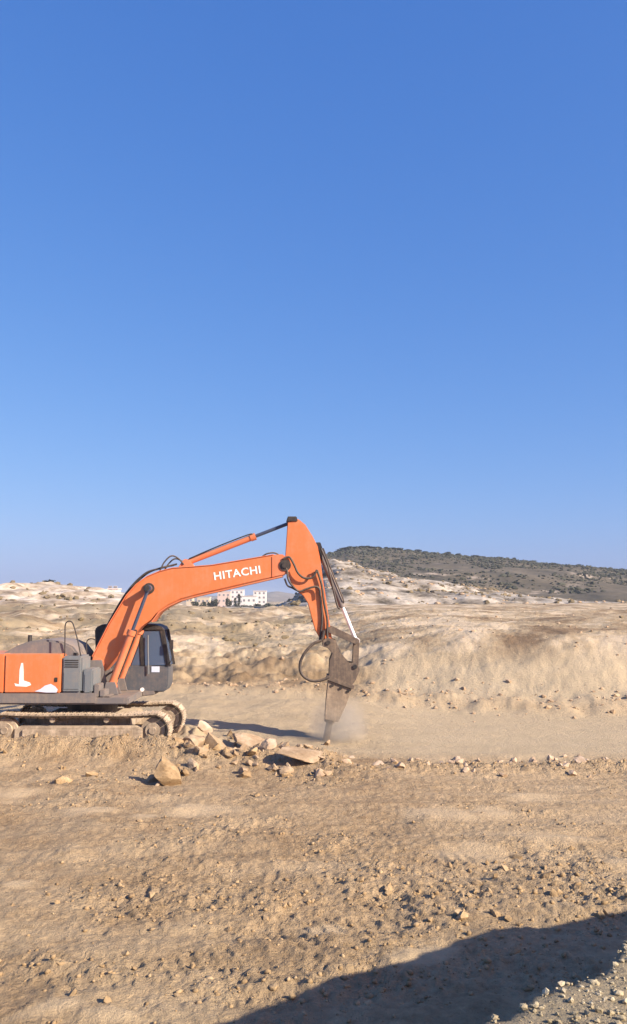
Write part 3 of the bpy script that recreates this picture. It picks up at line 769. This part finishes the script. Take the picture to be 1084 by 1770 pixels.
for k in range(3): s3.box((x2 + 0.02 + 0.16 * k, YN + 0.1, 1.37), (x2 + 0.16 + 0.16 * k, YN + 0.7, 1.72 - 0.16 * k), 0.02)
s3.build('front_step', M['hood'], ex)
# engine hood: a low dusty hump
hp = pr([(8, 1134), (20, 1126), (42, 1114), (62, 1107), (90, 1104), (118, 1107), (136, 1115), (146, 1128), (150, 1136)], YC - 0.3)
eh = MB(); eh.prism(hp + [(hp[-1][0], 2.0), (hp[0][0], 2.0)], YC - 0.95, YC + 0.75, 0.05); ehood = eh.build('engine_hood', M['hood'], ex)
MB().cyl((hp[2][0], YC + 0.2, 2.6), (hp[2][0], YC + 0.2, 3.02), 0.06).build('exhaust_pipe', M['black'], ehood)
hr = [at(a, b, YN + 0.25) for a, b in ((112, 1134), (112.5, 1100), (113, 1080), (118, 1074), (124, 1075), (128, 1083), (134, 1105), (140, 1134))]
MB().tube(hr, 0.018, 8, 4).build('handrail', M['black'], ex)
hr = [at(a, b, YN + 0.95) for a, b in ((150, 1128), (150, 1110), (156, 1104), (166, 1106))]
MB().tube(hr, 0.015, 8, 4).build('handrail', M['black'], ex)

# ---- cab on the far side
c0, c1 = YC + 0.52, YC + 1.46
def cp(pts): return pr(pts, c0)
body = MB(); body.prism(cp([(166, 1196), (284, 1196), (290, 1185), (291, 1152), (252, 1150), (166, 1150)]), c0, c1, 0.03)
cab = body.build('cab', M['cab'], ex)
rf = MB(); rf.prism(cp([(164, 1092), (166, 1084), (178, 1079), (268, 1079), (280, 1084), (284, 1090), (276, 1090)]), c0 - 0.02, c1 + 0.02, 0.03); rf.build('cab_roof', M['black'], cab)
for (a, b, cq, d) in (((276, 1089), (284, 1089), (295, 1152), (287, 1152)), ((240, 1089), (247, 1089), (250, 1151), (243, 1151)), ((164, 1089), (180, 1089), (180, 1151), (166, 1151))):
    for y0 in (c0, c1 - 0.07):
        MB().prism(cp([d, cq, b, a]), y0, y0 + 0.07, 0.01).build('cab_pillar', M['black'], cab)
MB().prism(cp([(249, 1150), (247, 1091), (277, 1091), (288, 1150)]), c0 + 0.025, c0 + 0.033).build('window_pane', M['glass'], cab, False)
MB().prism(cp([(181, 1150), (181, 1091), (240, 1091), (243, 1150)]), c0 + 0.025, c0 + 0.033).build('window_pane', M['glass'], cab, False)
MB().prism(cp([(249, 1150), (247, 1091), (277, 1091), (288, 1150)]), c1 - 0.033, c1 - 0.025).build('window_pane', M['glass'], cab, False)
MB().prism(cp([(181, 1150), (181, 1091), (240, 1091), (243, 1150)]), c1 - 0.033, c1 - 0.025).build('window_pane', M['glass'], cab, False)
MB().prism(cp([(290, 1151), (279, 1091), (280, 1091), (291, 1151)]), c0 + 0.08, c1 - 0.08).build('windscreen', M['glass'], cab, False)
MB().prism(cp([(167, 1150), (166, 1091), (168, 1091), (169, 1150)]), c0 + 0.08, c1 - 0.08).build('rear_window', M['glass'], cab, False)
se = MB(); se.prism(cp([(205, 1150), (200, 1108), (206, 1108), (213, 1142), (236, 1143), (236, 1150)]), c0 + 0.25, c1 - 0.25, 0.03); se.build('driver_seat', M['black'], cab)
MB().box((cp([(262, 1153)])[0][0], c0 - 0.014, cp([(262, 1162)])[0][1]), (cp([(276, 1153)])[0][0], c0 - 0.001, cp([(276, 1152)])[0][1]), 0.004).build('cab_badge', M['blue'], cab)
gr_ = [at(a, b, c0 - 0.06) for a, b in ((256, 1098), (256, 1125), (257, 1165))]
MB().tube(gr_, 0.02, 8, 3).build('cab_handrail', M['grey'], cab)
mr = MB(); mr.tube([at(289, 1150, c0), at(297, 1140, c0 - 0.1), at(297, 1122, c0 - 0.12)], 0.012, 6, 3); mr.box(tuple(at(293, 1122, c0 - 0.16) - Vector((0, 0.02, 0.0))), tuple(at(300, 1106, c0 - 0.12)), 0.01); mr.build('wing_mirror', M['black'], cab)
MB().cyl(at(246, 1192, c0) - Vector((0, .05, 0)), at(246, 1192, c0) + Vector((0, .02, 0)), 0.06).build('work_lamp', M['white'], cab)

# ---- boom
BP = [(157, 1148), (160, 1135), (189, 1078), (219, 1029), (236, 1010), (254, 997), (275, 988), (298, 982), (330, 980), (367, 977), (420, 968), (473, 959), (487, 958), (496, 964), (499, 976), (497, 988), (490, 994),
      (440, 1005), (380, 1019), (340, 1028), (311, 1036), (290, 1046), (275, 1056), (261, 1071), (244, 1083), (226, 1104), (206, 1130), (188, 1152), (179, 1161), (164, 1161)]
bm_ = MB(); bm_.prism(pr(BP, YC - 0.31), YC - 0.31, YC + 0.31, 0.022); boom = bm_.build('boom', M['orange'], ex)
def strip(pts, y0, y1, th, name, m, parent):
    q = [Vector((at(a, b, YC - 0.31).x, 0, at(a, b, YC - 0.31).z)) for a, b in pts]
    up, lo = [], []
    for i, p in enumerate(q):
        d = (q[min(i + 1, len(q) - 1)] - q[max(i - 1, 0)]).normalized(); n = Vector((-d.z, 0, d.x))
        up.append((p.x + n.x * th, p.z + n.z * th)); lo.append((p.x, p.z))
    return MB().prism(up + lo[::-1], y0, y1).build(name, m, parent)
strip([(262, 1074), (275, 1057), (290, 1047), (311, 1037), (340, 1029), (380, 1020), (440, 1006), (488, 995)], YC - 0.35, YC + 0.35, -0.035, 'bottom_flange', M['orange_dusty'], boom)
strip([(160, 1135), (189, 1078), (219, 1029), (236, 1010), (254, 997), (275, 988), (298, 982), (330, 980), (367, 977), (420, 968), (473, 959)], YC - 0.33, YC + 0.33, 0.02, 'top_flange', M['orange_dusty'], boom)
for (a, b, r_, nm) in ((258, 1017, 0.16, 'cylinder_pin_boss'), (170, 1150, 0.2, 'foot_pin_boss'), (493, 977, 0.17, 'tip_pin_boss')):
    c = at(a, b, YC - 0.31)
    q = MB(); q.cyl((c.x, YC - 0.36, c.z), (c.x, YC + 0.36, c.z), r_, seg=24); q.cyl((c.x, YC - 0.72 if r_ == 0.16 else YC - 0.39, c.z), (c.x, YC + 0.72 if r_ == 0.16 else YC + 0.39, c.z), r_ * 0.55, seg=18)
    q.build(nm, M['black'] if r_ != 0.2 else M['orange_dusty'], boom)
# lettering on the near side plate
def lettering(body, name, p0, p1, height, Y, parent, material):
    cu = bpy.data.curves.new('lettering', 'FONT'); cu.body = body; cu.extrude = 0.003; cu.offset = 0.022; cu.resolution_u = 3; cu.space_character = 1.08
    o = bpy.data.objects.new('lettering', cu); COL.objects.link(o)
    bpy.context.view_layer.update()
    me = bpy.data.meshes.new_from_object(o.evaluated_get(bpy.context.evaluated_depsgraph_get()))
    bpy.data.objects.remove(o)
    co = np.array([v.co[:] for v in me.vertices]); mn, mx = co.min(0), co.max(0)
    a, b = at(*p0, Y), at(*p1, Y)
    L = b - a; d = L.normalized(); n = Vector((-d.z, 0, d.x))
    if n.z < 0: n = -n
    for v in me.vertices:
        uu = (v.co.x - mn[0]) / (mx[0] - mn[0]); vv = (v.co.y - mn[1]) / (mx[1] - mn[1])
        q = a + L * uu + n * height * vv
        v.co = (q.x, Y - 0.004 + (0 if v.co.z < 0 else -0.006), q.z)
    bmx = bmesh.new(); bmx.from_mesh(me); bmesh.ops.recalc_face_normals(bmx, faces=bmx.faces); bmx.to_mesh(me); bmx.free()
    me.materials.clear()
    return link(name, me, material, parent)
lettering('HITACHI', 'lettering', (371, 1003), (451, 991), 0.235, YC - 0.31, boom, M['white'])
# boom cylinders, one each side
def ram(name, a, b, split, r, rr, m_b, m_r, parent, eye=True):
    a, b = Vector(a), Vector(b); s = a.lerp(b, split)
    q = MB(); q.cyl(a, s, r, seg=20); q.cyl(a.lerp(b, split - 0.04), s + (b - a).normalized() * 0.03, r * 1.22, seg=20); q.cyl(a - Vector((0, r * 1.3, 0)), a + Vector((0, r * 1.3, 0)), r * 1.25, seg=18)
    o = q.build(name, m_b, parent)
    q = MB(); q.cyl(s, b, rr, seg=16); q.cyl(b - Vector((0, r * 1.0, 0)), b + Vector((0, r * 1.0, 0)), rr * 1.9, seg=18)
    q.build('piston_rod', m_r, o)
    return o
for sy in (-1, 1):
    yy = YC + sy * 0.6
    a = at(194, 1186, YC - 0.5); b = at(258, 1017, YC - 0.5)
    c_ = ram('boom_cylinder', (a.x, yy, a.z), (b.x, yy, b.z), 0.56, 0.115, 0.05, M['orange_dusty'], M['rod'], ex)
    t0, t1 = Vector((a.x, yy - 0.02, a.z)), Vector((b.x, yy - 0.02, b.z))
    off = Vector((0.15, -0.02, 0.05))
    MB().tube([t0.lerp(t1, 0.06) + off * 0.9, t0.lerp(t1, 0.3) + off, t0.lerp(t1, 0.53) + off, t0.lerp(t1, 0.56) + off * 0.5], 0.022, 7, 4).build('oil_pipe', M['black'], c_)
    for q_ in (-1, 1): MB().prism([(a.x - 0.2, 1.362), (a.x + 0.25, 1.362), (a.x + 0.14, a.z + 0.14), (a.x - 0.12, a.z + 0.14)], yy + q_ * 0.17 - 0.03, yy + q_ * 0.17 + 0.03, 0.01).build('cylinder_bracket', M['hood'], ex)
bf = at(170, 1150, YC)
for sy in (-1, 1):
    MB().prism([(bf.x - 0.45, 1.362), (bf.x + 0.45, 1.362), (bf.x + 0.2, bf.z + 0.18), (bf.x - 0.22, bf.z + 0.18)], YC + sy * 0.42 - 0.035, YC + sy * 0.42 + 0.035, 0.01).build('boom_bracket', M['hood'], ex)
# arm cylinder
a, b = at(322, 973, YC), at(501, 904, YC)
ac = ram('arm_cylinder', a, b, 0.66, 0.09, 0.052, M['orange_dusty'], M['rod'], ex)
MB().prism(pr([(308, 983), (318, 968), (328, 968), (338, 981)], YC), YC - 0.16, YC + 0.16, 0.01).build('cylinder_bracket', M['orange_dusty'], boom)
MB().tube([a + Vector((0.1, -0.1, 0.12)), a.lerp(b, 0.3) + Vector((0, -0.1, 0.12)), a.lerp(b, 0.6) + Vector((0, -0.1, 0.12)), a.lerp(b, 0.64) + Vector((0, -0.05, 0.07))], 0.02, 7, 4).build('oil_pipe', M['black'], ac)

# ---- arm
AP = [(497, 903), (500, 896), (516, 897), (528, 907), (540, 926), (549, 944), (554, 968), (558, 1000), (563, 1030), (570, 1078), (574, 1104), (570, 1113), (560, 1113), (553, 1104), (544, 1088), (538, 1066), (532, 1043), (524, 1030), (512, 1021), (503, 1007), (496, 988), (493, 962)]
am = MB(); am.prism(pr(AP, YC - 0.22), YC - 0.22, YC + 0.22, 0.02); arm = am.build('arm', M['orange'], ex)
MB().prism(pr([(495, 903), (498, 894), (513, 894), (515, 902)], YC), YC - 0.26, YC + 0.26, 0.01).build('arm_head_cap', M['black'], arm)
for k in (-1, 1):      # boom fork ears over the arm pivot
    MB().prism(pr([(470, 962), (488, 958), (500, 966), (503, 977), (499, 989), (488, 994), (470, 998)], YC - 0.3), YC + k * 0.30 - 0.03, YC + k * 0.30 + 0.03, 0.01).build('boom_fork', M['orange_dusty'], boom)
# breaker cylinder down the front of the arm
a, b = at(551, 948, YC), at(616, 1108, YC)
bc = ram('breaker_cylinder', a, b, 0.63, 0.085, 0.055, M['hood'], M['chrome'], ex)
MB().tube([a + Vector((0.13, -0.1, 0.0)), a.lerp(b, 0.3) + Vector((0.11, -0.1, 0)), a.lerp(b, 0.55) + Vector((0.11, -0.1, 0)), a.lerp(b, 0.6) + Vector((0.03, -0.06, 0))], 0.024, 7, 4).build('oil_pipe', M['rubber'], bc)
MB().prism(pr([(542, 958), (546, 938), (554, 938), (558, 950), (557, 968)], YC), YC - 0.15, YC + 0.15, 0.01).build('cylinder_bracket', M['black'], arm)
for k in (-1, 1):
    y0 = YC + k * 0.27
    MB().prism(pr([(566, 1084), (573, 1082), (617, 1103), (620, 1110), (614, 1113), (568, 1093)], YC), y0 - 0.025, y0 + 0.025, 0.008).build('idler_link', M['breaker'], arm)
    MB().prism(pr([(611, 1106), (616, 1102), (621, 1106), (619, 1150), (614, 1157), (608, 1152)], YC), YC + k * 0.17 - 0.03, YC + k * 0.17 + 0.03, 0.008).build('tipping_link', M['breaker'], arm)

# ---- hydraulic breaker
br = MB()
for k in (-1, 1):
    br.prism(pr([(558, 1106), (566, 1101), (580, 1106), (588, 1128), (602, 1144), (616, 1145), (621, 1156), (614, 1174), (606, 1185), (568, 1170), (569, 1140), (574, 1128), (566, 1119), (557, 1116)], YC), YC + k * 0.31 - 0.03, YC + k * 0.31 + 0.03, 0.012)
br.prism(pr([(571, 1140), (590, 1136), (604, 1152), (604, 1183), (569, 1170)], YC), YC - 0.25, YC + 0.25, 0.02)
brk = br.build('rock_breaker', M['breaker'], ex)
for (a, b) in ((567, 1110), (613, 1151)):
    c = at(a, b, YC); MB().cyl((c.x, YC - 0.38, c.z), (c.x, YC + 0.38, c.z), 0.065, seg=16).build('mounting_pin', M['black'], brk)
MB().prism(pr([(565, 1165), (612, 1183), (610, 1190), (564, 1173)], YC), YC - 0.36, YC + 0.36, 0.01).build('flange_plate', M['breaker'], brk)
hs = MB()
for k in (-1, 1): hs.prism(pr([(567, 1174), (607, 1189), (598, 1216), (584, 1246), (561, 1241), (563, 1210)], YC), YC + k * 0.27 - 0.03, YC + k * 0.27 + 0.03, 0.012)
hs.prism(pr([(569, 1176), (603, 1189), (594, 1214), (580, 1242), (563, 1238), (565, 1208)], YC), YC - 0.235, YC + 0.235, 0.03)
hs.build('breaker_housing', M['breaker_dusty'], brk)
for (px, py) in ((574, 1183), (588, 1188), (601, 1193)):
    c = at(px, py, YC); MB().cyl((c.x, YC - 0.335, c.z), (c.x, YC - 0.303, c.z), 0.045, seg=6).build('bolt', M['black'], brk)
a, b = at(572, 1236, YC), at(560, 1298, YC)
MB().cyl(a, a.lerp(b, 0.2), 0.19, 0.15, 20).build('front_head', M['breaker_dusty'], brk)
ch = MB(); ch.cyl(a.lerp(b, 0.15), a.lerp(b, 0.8), 0.1, seg=18); ch.cyl(a.lerp(b, 0.8), b, 0.1, 0.02, 18); ch.build('chisel', M['breaker_dusty'], brk)

# ---- hydraulic hoses
def hose(pts, r, Y, parent, dy=None):
    q = []
    for i, (a, b) in enumerate(pts):
        q.append(at(a, b, Y if dy is None else Y + dy[i]))
    MB().tube(q, r, 8, 6).build('hydraulic_hose', M['rubber'], parent)
hose([(560, 1090), (556, 1106), (543, 1112), (528, 1127), (519, 1146), (521, 1164), (534, 1175), (550, 1177), (569, 1171)], 0.042, YC - 0.33, ex)
hose([(553, 1020), (556, 1050), (557, 1070), (555, 1092), (552, 1108)], 0.028, YC - 0.27, ex)
hose([(490, 966), (500, 963), (508, 975), (515, 990), (526, 999), (540, 998), (548, 985)], 0.032, YC - 0.36, ex)
hose([(488, 974), (496, 985), (498, 1000), (505, 1012), (517, 1022), (530, 1018), (545, 1014), (552, 1018), (554, 1030)], 0.03, YC - 0.34, ex)
hose([(555, 948), (566, 975), (573, 1005), (583, 1046), (588, 1052)], 0.03, YC - 0.22, ex)
hose([(548, 985), (556, 1010), (560, 1040), (566, 1072), (567, 1104), (584, 1118), (590, 1136), (600, 1147), (606, 1150)], 0.034, YC - 0.30, ex)
hose([(492, 1000), (497, 1012), (505, 1016), (512, 1020)], 0.026, YC - 0.3, ex)
hose([(276, 988), (284, 972), (296, 961), (308, 965), (318, 976)], 0.022, YC - 0.18, ex)
hose([(284, 986), (292, 974), (302, 966), (313, 969), (322, 979)], 0.022, YC - 0.05, ex)
hose([(168, 1124), (190, 1078), (221, 1025), (252, 993), (277, 982), (300, 977)], 0.028, YC + 0.1, ex)
hose([(166, 1122), (188, 1076), (219, 1024), (250, 992), (275, 983), (306, 975)], 0.028, YC - 0.1, ex)
hose([(452, 963), (462, 957), (476, 956), (488, 964)], 0.022, YC - 0.16, ex)
hose([(176, 1186), (182, 1170), (196, 1160), (214, 1150)], 0.03, YC - 0.36, ex)

# ================================================================ SINGLE ROCKS
def rock_mesh(seed, cuts=12):
    bm = bmesh.new(); bmesh.ops.create_cube(bm, size=2); bmesh.ops.subdivide_edges(bm, edges=bm.edges, cuts=5, use_grid_fill=True)
    bmesh.ops.triangulate(bm, faces=bm.faces)
    W = np.array([v.co[:] for v in bm.verts]); F = np.array([[v.index for v in f.verts] for f in bm.faces]); bm.free()
    r = np.random.default_rng(seed)
    W = W * (0.88 + 0.12 / np.linalg.norm(W, axis=1, keepdims=True)) * np.array([1.0, 0.9, 0.85])
    for _ in range(cuts):
        d = r.normal(size=3); d /= np.linalg.norm(d); lim = 0.5 + 0.4 * r.random()
        W = W - np.outer(np.maximum(W @ d - lim, 0) * 0.99, d)
    n = fbm(W[:, 0] * 1.6 + seed, W[:, 1] * 1.6 + W[:, 2] * 1.9, seed, 4)
    n2 = fbm(W[:, 1] * 1.8 - seed, W[:, 0] * 1.3 - W[:, 2] * 1.9, seed + 7, 3)
    W = W * (1 + 0.10 * n[:, None]) + 0.07 * np.stack([n2, n, -n2], -1)
    return mesh_np('rock', W, F, False)
RM = [rock_mesh(500 + i) for i in range(8)]
def rock(name, p, dims, rot, m, label, cat, group=None, k=0):
    me = RM[k % 8].copy() if False else RM[k % 8]
    o = bpy.data.objects.new(name, me); COL.objects.link(o)
    if not me.materials: me.materials.append(None)
    o.material_slots[0].link = 'OBJECT'; o.material_slots[0].material = m
    o.location = p; o.scale = dims; o.rotation_euler = rot
    return tag(o, label, cat, group)
def grock(px, py, dims, rot, m, label, cat='rock', name='rock', group=None, k=0, sink=0.3, z0=0.0):
    g = onground(px, py, z0)
    z = hgt(g.x, g.y)
    g = onground(px, py, z)
    return rock(name, (g.x, g.y, hgt(g.x, g.y) + dims[2] * (1 - 2 * sink)), dims, rot, m, label, cat, group, k)
M['rubble'] = clod_material('broken_marl', (0.23, 0.16, 0.095), (0.34, 0.245, 0.155), (0.48, 0.37, 0.255))
RB = M['rubble']
grock(294, 1316, (0.40, 0.28, 0.30), (0.3, 0.55, 0.2), M['clod'], 'large brown block of soil leaning below the front of the near track', 'soil block', 'soil_block', None, 0, 0.25)
grock(334, 1294, (0.36, 0.3, 0.30), (0.2, -0.3, 0.4), RB, 'large pale boulder just ahead of the tracks', k=1, sink=0.2)
grock(352, 1280, (0.24, 0.2, 0.2), (0.4, 0.2, 1.0), M['rock'], 'pale boulder on top of the heap ahead of the tracks', k=2, sink=0.15)
grock(374, 1304, (0.42, 0.16, 0.2), (0.2, 0.8, 0.2), RB, 'slab tilted steeply against the heap ahead of the tracks', 'rock slab', 'rock_slab', None, 3, 0.1)
grock(432, 1291, (0.66, 0.4, 0.085), (0.3, 0.34, 0.0), RB, 'long flat pale slab lifted out of the ground left of the breaker', 'rock slab', 'rock_slab', None, 4, -0.35)
grock(466, 1303, (0.22, 0.2, 0.2), (0.3, 0.1, 0.9), M['rock'], 'pale boulder between the two flat slabs', k=5, sink=0.25)
grock(524, 1309, (0.62, 0.38, 0.085), (0.3, 0.26, 0.1), RB, 'flat pale slab under the point of the breaker', 'rock slab', 'rock_slab', None, 6, -0.3)
grock(553, 1324, (0.11, 0.1, 0.15), (0.1, 0.3, 0.4), M['rock'], 'small upright pale stone below the point of the breaker', k=7)
grock(420, 1316, (0.17, 0.14, 0.10), (0.2, 0.2, 1.9), M['rock'], 'small pale stone in front of the long flat slab', k=2)
grock(316, 1272, (0.2, 0.18, 0.17), (0.2, 0.5, 0.9), RB, 'pale stone wedged under the front of the track', k=3, sink=0.1)
def many(n, x0, x1, y0, y1, s0, s1, m, name, label, cat, group):
    for i in range(n):
        px, py = x0 + (x1 - x0) * rng.random(), y0 + (y1 - y0) * rng.random()
        s = s0 + (s1 - s0) * rng.random() ** 2
        grock(px, py, (s * (0.8 + 0.5 * rng.random()), s * (0.7 + 0.4 * rng.random()), s * (0.55 + 0.3 * rng.random())), (rng.random() * 0.8, rng.random() * 0.8, rng.random() * 6.28), m, label, cat, name, group, i, 0.35)
many(50, 262, 412, 1266, 1316, 0.06, 0.18, M['clod'], 'soil_clod', 'brown lump of broken soil in the heap ahead of the tracks', 'soil clod', 'soil lumps in the heap ahead of the tracks')
many(60, 262, 412, 1266, 1316, 0.06, 0.19, M['rubble'], 'rock', 'jagged broken stone in the heap ahead of the tracks', 'rock', 'stones in the heap ahead of the tracks')
many(60, 400, 572, 1286, 1322, 0.045, 0.16, M['rubble'], 'rock', 'jagged broken stone among the flat slabs left of the breaker', 'rock', 'stones among the flat slabs')
many(46, 575, 1080, 1308, 1332, 0.06, 0.15, M['rock'], 'rock', 'pale stone in the rubble row right of the breaker', 'rock', 'stones in the rubble row right of the breaker')
many(34, 4, 560, 1296, 1326, 0.06, 0.17, M['clod'], 'soil_clod', 'brown clod on the low soil bank below the excavator', 'soil clod', 'clods on the low soil bank')
many(44, 580, 1075, 1490, 1600, 0.035, 0.085, M['clod'], 'soil_clod', 'brown clod on the rough ground above the shadow', 'soil clod', 'clods on the rough ground above the shadow')
many(20, 10, 520, 1560, 1740, 0.03, 0.06, M['clod'], 'soil_clod', 'brown clod on the smoother ground at the lower left', 'soil clod', 'clods at the lower left')
for o in list(bpy.data.objects):
    if '_local' in o: del o['_local']

# ================================================================ HAZE: thin dusty air round everything
hz = MB(); hz.box((-6200, -60, -8), (6200, 6300, 62)); hz = hz.build('haze', None, None, False)
hm = bpy.data.materials.new('dusty_air'); hm.use_nodes = True; n_ = hm.node_tree
n_.nodes.remove(n_.nodes['Principled BSDF'])
pv = n_.nodes.new('ShaderNodeVolumePrincipled'); pv.inputs['Density'].default_value = 0.00016; pv.inputs['Color'].default_value = (0.74, 0.86, 1.0, 1)
n_.links.new(pv.outputs[0], n_.nodes['Material Output'].inputs['Volume'])
hz.data.materials.append(hm)
tag(hz, kind='stuff')

# dust thrown up round the chisel
bmd = bmesh.new(); bmesh.ops.create_icosphere(bmd, subdivisions=3, radius=1); me = bpy.data.meshes.new('dust_cloud'); bmd.to_mesh(me); bmd.free()
dc = link('dust_cloud', me); c = at(584, 1254, YC - 0.15); dc.location = c; dc.scale = (0.95, 0.9, 1.05); dc.rotation_euler = (0, 0.35, 0)
dm = bpy.data.materials.new('dust'); dm.use_nodes = True; n_ = dm.node_tree; n_.nodes.remove(n_.nodes['Principled BSDF'])
pv = n_.nodes.new('ShaderNodeVolumePrincipled'); pv.inputs['Color'].default_value = (0.98, 0.88, 0.74, 1)
oc = objc(n_); ln = N(n_, 'ShaderNodeVectorMath', operation='LENGTH'); n_.links.new(oc, ln.inputs[0])
fall = math_(n_, 'SUBTRACT', 1.0, ln.outputs['Value'], True)
dn = math_(n_, 'MULTIPLY', math_(n_, 'MULTIPLY', fall, math_(n_, 'SUBTRACT', nz(n_, oc, 1.6, 4), 0.27, True)), 6.0)
n_.links.new(dn, pv.inputs['Density']); n_.links.new(pv.outputs[0], n_.nodes['Material Output'].inputs['Volume'])
me.materials.append(dm)
tag(dc, kind='stuff')
